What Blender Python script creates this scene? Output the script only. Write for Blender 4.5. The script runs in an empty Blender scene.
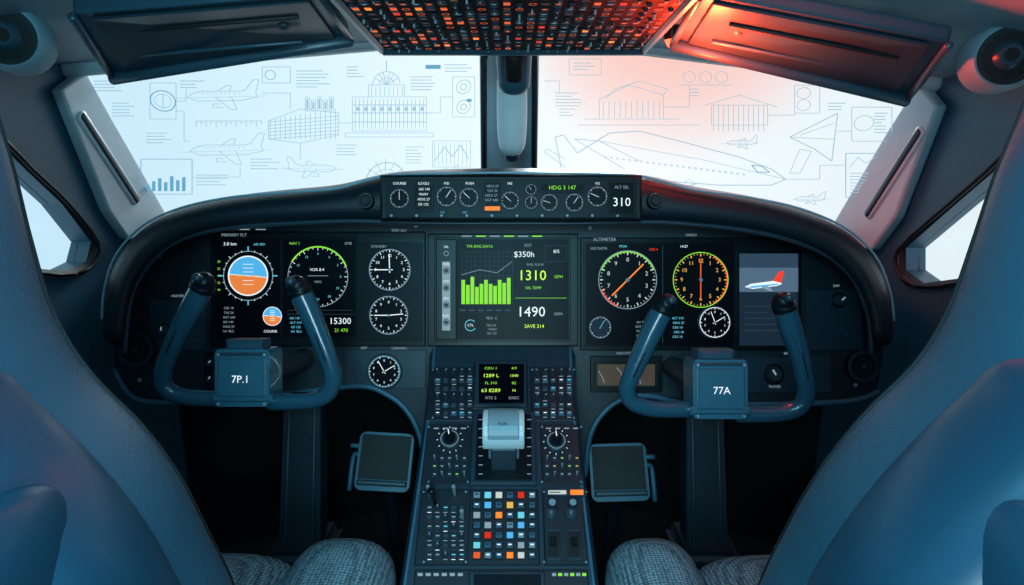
import bpy, bmesh, math, random
from mathutils import Vector, Matrix
random.seed(7)
sc = bpy.context.scene
sc.view_settings.view_transform = 'Standard'
sc.view_settings.look = 'None'
# ------------------------------------------------------------------ survey frame
TH = math.radians(12.0); FPX = 620.0; CAMZ = 1.30
CAM = Vector((0, 0, CAMZ))
FW = Vector((0, math.cos(TH), -math.sin(TH)))
UP = Vector((0, math.sin(TH), math.cos(TH)))
RX = Vector((1, 0, 0))
def pt(px, py, d):
    return CAM + FW*d + RX*((px-512)/FPX*d) + UP*((292.5-py)/FPX*d)
def hit(px, py, o, n):
    r = FW + RX*((px-512)/FPX) + UP*((292.5-py)/FPX)
    t = (o-CAM).dot(n)/r.dot(n)
    return CAM + r*t
class Frame:
    def __init__(s, o, x, y):
        s.o = Vector(o); s.x = Vector(x).normalized(); y = Vector(y)
        s.n = s.x.cross(y).normalized(); s.y = s.n.cross(s.x).normalized()
    def w(s, u, v, h=0.0): return s.o + s.x*u + s.y*v + s.n*h
    def uv(s, px, py):
        p = hit(px, py, s.o, s.n)-s.o
        return (p.dot(s.x), p.dot(s.y))
# ------------------------------------------------------------------ materials
def lin(c):
    return tuple(((v/255)/12.92 if v/255 <= 0.04045 else ((v/255+0.055)/1.055)**2.4) for v in c)
MATS = {}
def mat(name, rgb, rough=0.5, metal=0.0, emit=0.0, noise=0.0, nscale=30, bump=0.0, bscale=200, pattern=None, coat=0.0, spec=None):
    if name in MATS: return MATS[name]
    m = bpy.data.materials.new(name); m.use_nodes = True
    nt = m.node_tree; b = nt.nodes['Principled BSDF']
    c = (*lin(rgb), 1)
    b.inputs['Base Color'].default_value = c
    b.inputs['Roughness'].default_value = rough
    b.inputs['Metallic'].default_value = metal
    if spec is not None: b.inputs['Specular IOR Level'].default_value = spec
    if coat: b.inputs['Coat Weight'].default_value = coat
    if emit > 0:
        b.inputs['Emission Color'].default_value = c
        b.inputs['Emission Strength'].default_value = emit
        b.inputs['Base Color'].default_value = (c[0]*.2, c[1]*.2, c[2]*.2, 1)
        b.inputs['Specular IOR Level'].default_value = .1
    tc = nt.nodes.new('ShaderNodeTexCoord')
    if noise > 0:
        n = nt.nodes.new('ShaderNodeTexNoise'); n.inputs['Scale'].default_value = nscale; n.inputs['Detail'].default_value = 5
        nt.links.new(tc.outputs['Object'], n.inputs['Vector'])
        mr = nt.nodes.new('ShaderNodeMapRange'); mr.inputs['To Min'].default_value = 1-noise; mr.inputs['To Max'].default_value = 1+noise
        nt.links.new(n.outputs['Fac'], mr.inputs['Value'])
        mx = nt.nodes.new('ShaderNodeVectorMath'); mx.operation = 'SCALE'
        mx.inputs[0].default_value = c[:3]
        nt.links.new(mr.outputs['Result'], mx.inputs['Scale'])
        nt.links.new(mx.outputs['Vector'], b.inputs['Base Color'])
    if bump > 0:
        if pattern == 'weave':
            t = nt.nodes.new('ShaderNodeTexVoronoi'); t.inputs['Scale'].default_value = bscale; out = t.outputs['Distance']; t.inputs['Randomness'].default_value = .25
            r = nt.nodes.new('ShaderNodeValToRGB'); r.color_ramp.elements[0].color = (c[0]*1.6, c[1]*1.6, c[2]*1.6, 1); r.color_ramp.elements[1].color = (c[0]*.2, c[1]*.2, c[2]*.2, 1)
            r.color_ramp.elements[1].position = 0.7
            nt.links.new(out, r.inputs['Fac']); nt.links.new(r.outputs['Color'], b.inputs['Base Color'])
        else:
            t = nt.nodes.new('ShaderNodeTexNoise'); t.inputs['Scale'].default_value = bscale; out = t.outputs['Fac']
        nt.links.new(tc.outputs['Object'], t.inputs['Vector'])
        bp = nt.nodes.new('ShaderNodeBump'); bp.inputs['Strength'].default_value = bump; bp.inputs['Distance'].default_value = 0.002
        if pattern == 'weave': bp.invert = True
        nt.links.new(out, bp.inputs['Height']); nt.links.new(bp.outputs['Normal'], b.inputs['Normal'])
    MATS[name] = m
    return m
mat('panel', (24, 38, 49), .45, noise=.25, nscale=12, bump=.2, bscale=500)
mat('panel_lt', (36, 58, 73), .4, noise=.15, bump=.15, bscale=400)
mat('bezel', (12, 21, 29), .35, spec=.3)
mat('screen', (6, 11, 20), .35, spec=.12)
mat('screen2', (12, 21, 30), .4, spec=.2)
mat('hood', (20, 33, 43), .42, noise=.3, nscale=20, bump=.4, bscale=350, spec=.4)
mat('rim_highlight', (128, 168, 186), .3)  # pale colour of the painted highlight on the hood lip
mat('black', (6, 9, 13), .6)
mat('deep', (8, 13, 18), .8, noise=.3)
mat('oh_base', (13, 20, 28), .8, spec=.1)
mat('oh_knob', (34, 50, 62), .6, spec=.2)
mat('knob', (42, 62, 75), .38)
mat('key', (60, 104, 128), .38)
mat('knob_lt', (140, 162, 174), .35)
mat('silver', (214, 224, 230), .3, metal=.0)
mat('chrome', (200, 212, 218), .25, metal=.6)
mat('yoke', (40, 82, 103), .22, noise=.08, bump=.1, bscale=300, coat=.6)
mat('yoke_hub', (54, 102, 123), .26, noise=.06, bump=.08, bscale=300, coat=.35)
mat('seat', (34, 73, 93), .45, noise=.14, nscale=9, bump=.35, bscale=420, spec=.45)
mat('seat_shell', (26, 62, 83), .32, noise=.10, nscale=6, spec=.5)
mat('seam', (8, 17, 23), .7)
mat('fabric', (146, 178, 194), .85, bump=1.0, bscale=150, pattern='weave')
mat('wall', (44, 94, 118), .42, noise=.12, nscale=6, bump=.2, bscale=200)
mat('ceil', (140, 168, 181), .6, noise=.06, nscale=5, bump=.2, bscale=200)
mat('pillar', (180, 202, 212), .32, noise=.05)
mat('visor', (48, 78, 95), .32, noise=.1, nscale=8)
mat('visor_face', (32, 56, 70), .32, noise=.1, nscale=8)
mat('floor', (16, 23, 30), .9, noise=.3, bump=.6, bscale=300)
mat('seal', (20, 34, 43), .6)
for n, c, s in [('white', (225, 238, 243), 1.1), ('grey', (145, 168, 180), .8), ('dgrey', (66, 86, 100), .55), ('green', (130, 212, 58), 1.15),
                ('lime', (196, 244, 80), 1.2), ('red', (235, 58, 40), 1.2), ('orange', (248, 126, 48), 1.3), ('blue', (78, 168, 220), 1.1),
                ('brown', (222, 124, 62), 1.1), ('amber', (226, 176, 80), 1.0), ('cyan', (104, 200, 222), 1.0), ('navy', (32, 52, 70), .6),
                ('skyp', (92, 118, 142), .75), ('skyp2', (56, 80, 102), .7), ('bronze', (98, 92, 80), .45), ('ivory', (212, 220, 212), .8),
                ('oh_orange', (224, 92, 42), 1.0), ('oh_red', (210, 46, 32), 1.0), ('oh_dim', (110, 60, 48), .5), ('oh_blue', (90, 150, 182), .6)]:
    mat(n, c, .5, emit=s)
mat('etch', (160, 196, 214), .5, emit=.98)
mat('etchb', (104, 168, 200), .5, emit=.98)
mat('lampred', (255, 50, 30), .3, emit=12)
def glass():
    m = bpy.data.materials.new('glass'); m.use_nodes = True; nt = m.node_tree
    nt.nodes.clear(); o = nt.nodes.new('ShaderNodeOutputMaterial'); mx = nt.nodes.new('ShaderNodeMixShader')
    t = nt.nodes.new('ShaderNodeBsdfTransparent'); t.inputs[0].default_value = (.95, .985, 1, 1)
    g = nt.nodes.new('ShaderNodeBsdfGlossy'); g.inputs['Roughness'].default_value = .05
    mx.inputs[0].default_value = .02
    nt.links.new(t.outputs[0], mx.inputs[1]); nt.links.new(g.outputs[0], mx.inputs[2]); nt.links.new(mx.outputs[0], o.inputs[0])
    MATS['glass'] = m
glass()
# ------------------------------------------------------------------ mesh helpers
def mkobj(name, verts, faces, mats, midx=None, smooth=False, parent=None):
    me = bpy.data.meshes.new(name)
    me.from_pydata([tuple(v) for v in verts], [], faces)
    for m in mats: me.materials.append(MATS[m])
    if midx:
        for p, i in zip(me.polygons, midx): p.material_index = i
    if smooth is True:
        for p in me.polygons: p.use_smooth = True
    elif smooth:
        for p, s in zip(me.polygons, smooth): p.use_smooth = s
    me.update()
    ob = bpy.data.objects.new(name, me); sc.collection.objects.link(ob)
    if parent: ob.parent = parent
    return ob
TXT = {}
def text_geo(s):
    if s in TXT: return TXT[s]
    cu = bpy.data.curves.new('t', 'FONT'); cu.body = s; cu.resolution_u = 2; cu.align_x = 'CENTER'; cu.align_y = 'CENTER'
    ob = bpy.data.objects.new('t', cu); sc.collection.objects.link(ob)
    dg = bpy.context.evaluated_depsgraph_get(); dg.update()
    me = ob.evaluated_get(dg).to_mesh()
    r = ([(v.co.x, v.co.y) for v in me.vertices], [tuple(p.vertices) for p in me.polygons])
    ob.evaluated_get(dg).to_mesh_clear()
    bpy.data.objects.remove(ob); bpy.data.curves.remove(cu)
    TXT[s] = r
    return r
class MB:
    """accumulates flat marks and small solids on a frame; coordinates given on the survey grid of that frame"""
    def __init__(s, fr, scale, mp=None):
        s.f = fr; s.k = scale; s.v = []; s.fc = []; s.mi = []; s.sm = []; s.pal = []
        s.mp = mp or fr.uv
    def mid(s, m):
        if m not in s.pal: s.pal.append(m)
        return s.pal.index(m)
    def add(s, vs, fs, m, sm=False):
        b = len(s.v); s.v += [s.f.w(*v) for v in vs]
        i = s.mid(m)
        for f in fs: s.fc.append([b+j for j in f]); s.mi.append(i); s.sm.append(sm)
    def poly(s, pts, h, m):
        p = [(*s.mp(*q), h) for q in pts]
        a = sum(p[i][0]*p[(i+1) % len(p)][1]-p[(i+1) % len(p)][0]*p[i][1] for i in range(len(p)))
        if a < 0: p.reverse()
        s.add(p, [list(range(len(p)))], m)
    def rect(s, x0, y0, x1, y1, h, m): s.poly([(x0, y0), (x1, y0), (x1, y1), (x0, y1)], h, m)
    def ring(s, x, y, r0, r1, h, m, a0=0, a1=360, n=40):
        c = s.mp(x, y); n = max(3, int(n*abs(a1-a0)/360)); vs = []; fs = []
        for i in range(n+1):
            a = math.radians(a0+(a1-a0)*i/n); ca, sa = math.cos(a), math.sin(a)
            vs += [(c[0]+ca*r0*s.k, c[1]+sa*r0*s.k, h), (c[0]+ca*r1*s.k, c[1]+sa*r1*s.k, h)]
        for i in range(n): fs.append([2*i, 2*i+1, 2*i+3, 2*i+2])
        s.add(vs, fs, m)
    def disk(s, x, y, r, h, m, n=32, a0=0, a1=360):
        c = s.mp(x, y)
        vs = [(c[0]+math.cos(math.radians(a0+(a1-a0)*i/n))*r*s.k, c[1]+math.sin(math.radians(a0+(a1-a0)*i/n))*r*s.k, h) for i in range(n+(a1-a0 != 360))]
        s.add(vs, [list(range(len(vs)))], m)
    def line(s, x0, y0, x1, y1, w, h, m):
        a = Vector(s.mp(x0, y0)); b = Vector(s.mp(x1, y1)); d = b-a
        if d.length < 1e-7: return
        d.normalize(); q = Vector((-d.y, d.x))*w*s.k/2
        s.add([(*(a-q), h), (*(b-q), h), (*(b+q), h), (*(a+q), h)], [[0, 1, 2, 3]], m)
    def pl(s, pts, w, h, m, close=False):
        if close: pts = list(pts)+[pts[0]]
        for a, b in zip(pts[:-1], pts[1:]): s.line(*a, *b, w, h, m)
    def frame(s, x0, y0, x1, y1, w, h, m): s.pl([(x0, y0), (x1, y0), (x1, y1), (x0, y1)], w, h, m, True)
    def ray(s, x, y, ang, r0, r1, w, h, m):
        a = math.radians(ang); c, n = math.cos(a), -math.sin(a)
        s.line(x+c*r0, y+n*r0, x+c*r1, y+n*r1, w, h, m)
    def text(s, t, x, y, size, h, m):
        vs, fs = text_geo(t); c = s.mp(x, y); k = size*s.k*1.35
        s.add([(c[0]+a*k, c[1]+b*k, h) for a, b in vs], fs, m)
    def box(s, x0, y0, x1, y1, h0, h1, m, ch=0.25):
        a = s.mp(x0, y0); b = s.mp(x1, y1); u0, u1 = sorted((a[0], b[0])); v0, v1 = sorted((a[1], b[1]))
        c = min(ch*abs(h1-h0), .3*(u1-u0), .3*(v1-v0)); hm = h1-(c if h1 > h0 else -c)
        vs = [(u0, v0, h0), (u1, v0, h0), (u1, v1, h0), (u0, v1, h0), (u0, v0, hm), (u1, v0, hm), (u1, v1, hm), (u0, v1, hm),
              (u0+c, v0+c, h1), (u1-c, v0+c, h1), (u1-c, v1-c, h1), (u0+c, v1-c, h1)]
        fs = [[3, 2, 1, 0]]
        for o in (0, 4):
            for i in range(4): fs.append([o+i, o+(i+1) % 4, o+4+(i+1) % 4, o+4+i])
        fs.append([8, 9, 10, 11]); s.add(vs, fs, m)
    def cyl(s, x, y, r, h0, h1, m, r1=None, n=20, cap=None):
        c = s.mp(x, y); r1 = r if r1 is None else r1; R = [r*s.k, r1*s.k, r1*s.k*.88]; H = [h0, h1-(h1-h0)*.12, h1]
        vs = []
        for rr, hh in zip(R, H): vs += [(c[0]+math.cos(6.28318*i/n)*rr, c[1]+math.sin(6.28318*i/n)*rr, hh) for i in range(n)]
        fs = [[o*n+i, o*n+(i+1) % n, (o+1)*n+(i+1) % n, (o+1)*n+i] for o in (0, 1) for i in range(n)]
        s.add(vs, fs, m, True); s.add(vs[2*n:], [list(range(n))], cap or m)
    def knob(s, x, y, r, h=.018, m='knob'):
        s.cyl(x, y, r*1.35, 0, h*.25, 'bezel'); s.cyl(x, y, r, h*.2, h, m, r*.85)
        a = random.uniform(30, 150); s.ray(x, y, a, 0, r*.75, r*.22, h+.0005, 'grey')
    def toggle(s, x, y, r, h=.02):
        s.cyl(x, y, r, 0, .004, 'knob_lt', n=10); s.cyl(x, y, r*.45, .003, h, 'chrome', r*.7, n=8)
    def build(s, name, parent=None):
        return mkobj(name, s.v, s.fc, s.pal, s.mi, s.sm, parent)
def smooth_path(P, k=6):
    n = len(P); out = []
    for i in range(n-1):
        p0 = P[max(i-1, 0)]; p1 = P[i]; p2 = P[i+1]; p3 = P[min(i+2, n-1)]
        for j in range(k):
            t = j/k
            out.append([0.5*((2*b)+(-a+c)*t+(2*a-5*b+4*c-d)*t*t+(-a+3*b-3*c+d)*t**3) for a, b, c, d in zip(p0, p1, p2, p3)])
    out.append(list(P[-1])); return out
def tube(name, pts, rad, m, parent=None, n=14, k=6, flat=1.0, ref=None, dome=True):
    P = [list(p)+[r] for p, r in zip(pts, rad if hasattr(rad, '__len__') else [rad]*len(pts))]
    P = smooth_path(P, k) if k > 1 else P
    C = [Vector(p[:3]) for p in P]; R = [max(p[3], 1e-4) for p in P]
    if dome:
        t0 = (C[0]-C[1]).normalized(); t1 = (C[-1]-C[-2]).normalized()
        C = [C[0]+t0*R[0]*.5, C[0]+t0*R[0]*.35]+C+[C[-1]+t1*R[-1]*.35, C[-1]+t1*R[-1]*.5]
        R = [R[0]*.35, R[0]*.75]+R+[R[-1]*.75, R[-1]*.35]
    ref = Vector(ref) if ref else Vector((0, -1, .1)); vs = []; fs = []
    for i, c in enumerate(C):
        t = (C[min(i+1, len(C)-1)]-C[max(i-1, 0)]).normalized()
        a = t.cross(ref)
        if a.length < 1e-3: a = t.cross(Vector((1, 0, 0)))
        a.normalize(); b = a.cross(t).normalized()
        for j in range(n):
            g = 2*math.pi*j/n; vs.append(c+a*math.cos(g)*R[i]+b*math.sin(g)*R[i]*flat)
    for i in range(len(C)-1):
        for j in range(n): fs.append([i*n+j, i*n+(j+1) % n, (i+1)*n+(j+1) % n, (i+1)*n+j])
    fs.append(list(range(n))[::-1]); fs.append([(len(C)-1)*n+j for j in range(n)])
    return mkobj(name, vs, fs, [m], None, True, parent)
def sel(c, e): return math.copysign(abs(c)**(2/e), c)
def loft(name, secs, m, parent=None, n=48, e=3.2, k=4):
    S = smooth_path([list(s) for s in secs], k); vs = []; fs = []
    for cx, cy, cz, rx, ry in S:
        for j in range(n):
            g = 2*math.pi*j/n; vs.append((cx+rx*sel(math.cos(g), e), cy+ry*sel(math.sin(g), e), cz))
    for i in range(len(S)-1):
        for j in range(n): fs.append([i*n+j, i*n+(j+1) % n, (i+1)*n+(j+1) % n, (i+1)*n+j])
    fs.append(list(range(n))[::-1]); fs.append([(len(S)-1)*n+j for j in range(n)])
    return mkobj(name, vs, fs, [m], None, True, parent)
def slab(name, pts, thick, nrm, m, parent=None, bevel=0.0, holes=()):
    bm = bmesh.new(); loops = []
    for L in [pts]+list(holes):
        vv = [bm.verts.new(p) for p in L]
        loops += [bm.edges.new((vv[i], vv[(i+1) % len(vv)])) for i in range(len(vv))]
    bmesh.ops.triangle_fill(bm, use_beauty=True, use_dissolve=False, edges=loops, normal=nrm)
    bmesh.ops.recalc_face_normals(bm, faces=bm.faces)
    if bm.faces and sum((f.normal*f.calc_area() for f in bm.faces), Vector()).dot(nrm) < 0: bmesh.ops.reverse_faces(bm, faces=bm.faces)
    r = bmesh.ops.extrude_face_region(bm, geom=bm.faces[:])
    vs = [g for g in r['geom'] if isinstance(g, bmesh.types.BMVert)]
    bmesh.ops.translate(bm, verts=vs, vec=Vector(nrm).normalized()*(-thick))
    bmesh.ops.recalc_face_normals(bm, faces=bm.faces)
    me = bpy.data.meshes.new(name); bm.to_mesh(me); bm.free(); me.materials.append(MATS[m])
    ob = bpy.data.objects.new(name, me); sc.collection.objects.link(ob)
    if parent: ob.parent = parent
    if bevel:
        b = ob.modifiers.new('bev', 'BEVEL'); b.width = bevel; b.segments = 3; b.limit_method = 'ANGLE'
    return ob
def bbox(name, c, size, m, parent=None, bevel=.01, rot=None):
    bm = bmesh.new(); bmesh.ops.create_cube(bm, size=1.0)
    M = Matrix.Translation(c) @ (rot or Matrix.Identity(4)) @ Matrix.Diagonal((*size, 1))
    bmesh.ops.transform(bm, matrix=M, verts=bm.verts)
    bmesh.ops.bevel(bm, geom=bm.edges[:], offset=bevel, segments=3, affect='EDGES')
    me = bpy.data.meshes.new(name); bm.to_mesh(me); bm.free(); me.materials.append(MATS[m])
    ob = bpy.data.objects.new(name, me); sc.collection.objects.link(ob)
    if parent: ob.parent = parent
    return ob
def rrect(x0, y0, x1, y1, r, n=5):
    P = []
    for cx, cy, a in ((x1-r, y0+r, -90), (x1-r, y1-r, 0), (x0+r, y1-r, 90), (x0+r, y0+r, 180)):
        for i in range(n+1):
            g = math.radians(a+90*i/n); P.append((cx+math.cos(g)*r, cy+math.sin(g)*r))
    return P
def ring_mesh(name, P, Q, m, parent=None):
    n = len(P); return mkobj(name, list(P)+list(Q), [[i, (i+1) % n, n+(i+1) % n, n+i] for i in range(n)], [m], None, True, parent)

PD = 1.55
PF = Frame(CAM+FW*PD, RX, UP)           # main panel plane (leans 12 deg towards the crew)
def w2(px, py, d=PD): return pt(px, py, d)
NP = -FW
# ================================================================== shell
XL, XR = -1.06, 1.00
WL = Frame((XL, 0, CAMZ), (0, 1, 0), (0, 0, 1))
WR = Frame((XR, 0, CAMZ), (0, -1, 0), (0, 0, 1))
def onW(F, px, py): return hit(px, py, F.o, F.n)
def make_side(F, name, tl, bl, win, tag):
    T = onW(F, *tl); B = onW(F, *bl)
    x = F.o.x
    outline = [T, B, Vector((x, B.y+.02, B.z-.01)), Vector((x, 2.35, B.z-.02)), Vector((x, 2.35, 0)), Vector((x, -1.2, 0)), Vector((x, -1.2, T.z+.03)), Vector((x, T.y-.01, T.z+.03))]
    hole = [onW(F, *p) for p in win]
    slab('wall_'+name, outline, .05, F.n, 'wall', holes=[hole])
    c = sum(hole, Vector())/len(hole)
    big = [c+(p-c)*1.06+F.n*.010 for p in hole]; sml = [c+(p-c)*.985+F.n*.004 for p in hole]
    g = slab('window_'+tag, [p-F.n*.03 for p in hole], .004, F.n, 'glass')
    ring_mesh('seal', big, sml, 'seal', g)
    big2 = [c+(p-c)*1.13+F.n*.001 for p in hole]
    ring_mesh('surround', big2, big, 'pillar', g)
    tube('rubber_bead', big+[big[0]], .005, 'black', g, n=8, k=3, dome=False)
    return T, B
winL = [(-60, 105), (-20, 125), (28, 172), (62, 204), (91, 242), (86, 262), (66, 272), (20, 268), (-60, 262)]
winR = [(1090, 105), (1045, 125), (990, 175), (955, 205), (906, 248), (906, 270), (925, 284), (985, 276), (1090, 262)]
TL, BL = make_side(WL, 'left', (72, 72), (152, 222), winL, '3')
TR, BR = make_side(WR, 'right', (932, 86), (846, 236), winR, '4')
TIl = pt(482, 38, 1.82); TIr = pt(537, 38, 1.82)
def wplane(T, B, TI):
    n = (B-T).cross(TI-T).normalized()
    if n.y > 0: n = -n
    return n
nl = wplane(TL, BL, TIl); nr = wplane(TR, BR, TIr)
BIl = hit(483, 215, TL, nl); BIr = hit(535, 215, TR, nr)
YB = (BIl.y+BIr.y)/2
def pane(tag, pts, n):
    g = slab('window_'+tag, [p+n*-.01 for p in pts], .006, n, 'glass')
    c = sum(pts, Vector())/4
    inner = []
    RC = .03
    for i in range(4):
        a, b, d = pts[i-1], pts[i], pts[(i+1) % 4]
        e1 = (a-b).normalized(); e2 = (d-b).normalized()
        for t in range(6):
            s = t/5; q = b+e1*RC*(1-s)**2+e2*RC*s**2
            inner.append(q)
    out = [q+(q-c).normalized()*.03+n*.004 for q in inner]; inn = [q+(c-q).normalized()*.008+n*.004 for q in inner]
    ring_mesh('seal', out, inn, 'seal', g)
    tube('frame_bead', [q+n*.006 for q in inn]+[inn[0]+n*.006], .004, 'silver', g, n=8, k=1, dome=False)
    for i in range(4):
        corner = pts[i]+(pts[i]-c).normalized()*.03
        arc = [inner[i*6+t]+n*.003 for t in range(6)]
        mkobj('corner_trim', [corner]+arc, [[0, t+1, t+2] for t in range(5)], ['seal'], None, False, g)
    return g
W1 = pane('1', [TL, BL, BIl, TIl], nl)
W2 = pane('2', [TR, TIr, BIr, BR], nr)
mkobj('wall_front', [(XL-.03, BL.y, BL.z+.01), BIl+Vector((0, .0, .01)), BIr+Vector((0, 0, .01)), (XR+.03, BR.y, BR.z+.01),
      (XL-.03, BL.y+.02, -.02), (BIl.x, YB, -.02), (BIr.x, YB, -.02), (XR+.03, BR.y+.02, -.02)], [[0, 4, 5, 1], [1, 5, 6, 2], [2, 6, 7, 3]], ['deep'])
mkobj('floor', [(XL-.04, -1.2, 0), (XR+.04, -1.2, 0), (XR+.04, 2.5, 0), (XL-.04, 2.5, 0)], [[0, 1, 2, 3]], ['floor'])
mkobj('wall_back', [(XL, -1.2, 0), (XR, -1.2, 0), (XR, -1.2, 1.9), (XL, -1.2, 1.9)], [[3, 2, 1, 0]], ['wall'])
def ceil():
    vs = []; fs = []; nx = 40; ny = 12; xc = (TIl.x+TIr.x)/2
    for i in range(nx+1):
        x = XL+(XR-XL)*i/nx
        if x < xc: t = (x-XL)/(xc-XL); T = TL; TI = TIl
        else: t = (XR-x)/(XR-xc); T = TR; TI = TIr
        yf = T.y+(TI.y-T.y)*t; zf = T.z+(TI.z-T.z)*t
        sw = 1-(1-t)**2.2
        for j in range(ny+1):
            s = j/ny; y = yf+(-1.2-yf)*s
            zr = (CAMZ+.20)+.19*sw
            z = zf+(zr-zf)*min(1, s*3.0)**.8
            vs.append((x, y, z+.012))
    for i in range(nx):
        for j in range(ny): a = i*(ny+1)+j; fs.append([a, a+1, a+ny+2, a+ny+1])
    return mkobj('ceiling', vs, fs, ['ceil'], None, True)
ceil()
tube('trim_1', [TL+Vector((0, -.02, .004)), (TL+TIl)/2+Vector((0, -.02, .006)), TIl+Vector((0, -.02, .006)), TIr+Vector((0, -.02, .006)), (TR+TIr)/2+Vector((0, -.02, .006)), TR+Vector((0, -.02, .004))], .020, 'pillar', k=3)
def pillar(F, q, slot, name):
    P = [onW(F, *p)+F.n*.03 for p in q]
    o = slab(name, P, .028, F.n, 'pillar', bevel=.008)
    a, b = [onW(F, *p)+F.n*.034 for p in slot]
    tube('slot_rim', [a-F.n*.002, b-F.n*.002], .018, 'silver', o, k=2, flat=.35, ref=F.n)
    tube('grab_slot', [a+F.n*.003, b+F.n*.003], .011, 'knob', o, k=2, flat=.4, ref=F.n)
    return o
pillar(WL, [(48, 90), (74, 70), (100, 116), (158, 215), (150, 232), (118, 240), (98, 212)], [(68, 116), (124, 200)], 'trim_2')
pillar(WR, [(950, 106), (930, 82), (900, 128), (843, 222), (850, 244), (882, 250), (906, 218)], [(934, 132), (880, 214)], 'trim_3')
po = mkobj('trim_4', [TIl+Vector((.0, -.03, .05)), TIr+Vector((0, -.03, .05)), BIr+Vector((0, -.03, 0)), BIl+Vector((0, -.03, 0)),
     TIl+Vector((0, .03, .05)), TIr+Vector((0, .03, .05)), BIr+Vector((0, .03, 0)), BIl+Vector((0, .03, 0))],
     [[0, 3, 2, 1], [0, 4, 7, 3], [1, 2, 6, 5]], ['pillar'])
for sx in (.006, -.006):
    a, b = (TIl, BIl) if sx > 0 else (TIr, BIr)
    tube('post_seal', [a+Vector((sx, -.035, .04)), b+Vector((sx, -.035, 0))], .010, 'seal', po, k=2)
cp = tube('standby_compass', [pt(514, 30, 1.58), pt(514, 60, 1.64), pt(514, 86, 1.68)], [.050, .047, .043], 'visor', k=4, flat=.7)
tube('compass_dial', [pt(514, 58, 1.60), pt(514, 78, 1.64)], [.026, .024], 'black', cp, k=2, flat=.5)
tube('silver_body', [pt(512, 80, 1.70), pt(512, 105, 1.74), pt(512, 130, 1.77), pt(512, 146, 1.79), pt(512, 150, 1.795)], [.041, .043, .042, .037, .032], 'silver', cp, k=4, flat=.8)
tube('stem', [pt(512, 148, 1.80), pt(512, 158, 1.82)], .020, 'knob', cp, k=2, flat=.6)
# ================================================================== etched technical drawings on the windshield
def drawing(name, F, spec, parent):
    m = MB(F, .0030); spec(m); return m.build(name, parent)
FLf = Frame(TL, (TIl-TL), (TL-BL)); FRf = Frame(TR, (TR-TIr), (TR-BR))
for F in (FLf, FRf):
    if F.n.y > 0: F.n = -F.n
LW = .62
def plane_side(m, x, y, s, fl=1, w=LW, c='etch'):
    X = lambda a: x+a*s*fl
    m.pl([(X(-30), y), (X(-26), y-3*s), (X(-18), y-5*s), (X(14), y-5*s), (X(20), y-6*s), (X(27), y-15*s), (X(32), y-15*s), (X(29), y-4*s), (X(31), y), (X(16), y+3*s), (X(-22), y+3.5*s)], w, .006, c, True)
    m.pl([(X(-6), y), (X(8), y+11*s), (X(13), y+11*s), (X(8), y)], w, .006, c)
    m.pl([(X(-4), y-5*s), (X(4), y-10*s), (X(8), y-10*s), (X(6), y-5*s)], w, .006, c)
    for k in range(-18, 16, 4): m.line(X(k), y-3*s, X(k+1.5), y-3*s, w, .006, c)
    m.pl([(X(-2), y+6*s), (X(-8), y+6*s), (X(-8), y+9*s), (X(1), y+9*s)], w, .006, c)
    m.line(X(-40), y+1*s, X(40), y-1*s, w*.6, .006, c)
def textblock(m, x0, y0, x1, n, dy=3.2, c='etch'):
    for i in range(n): m.line(x0, y0+i*dy, x0+(x1-x0)*random.uniform(.55, 1), y0+i*dy, .8, .006, c)
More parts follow.
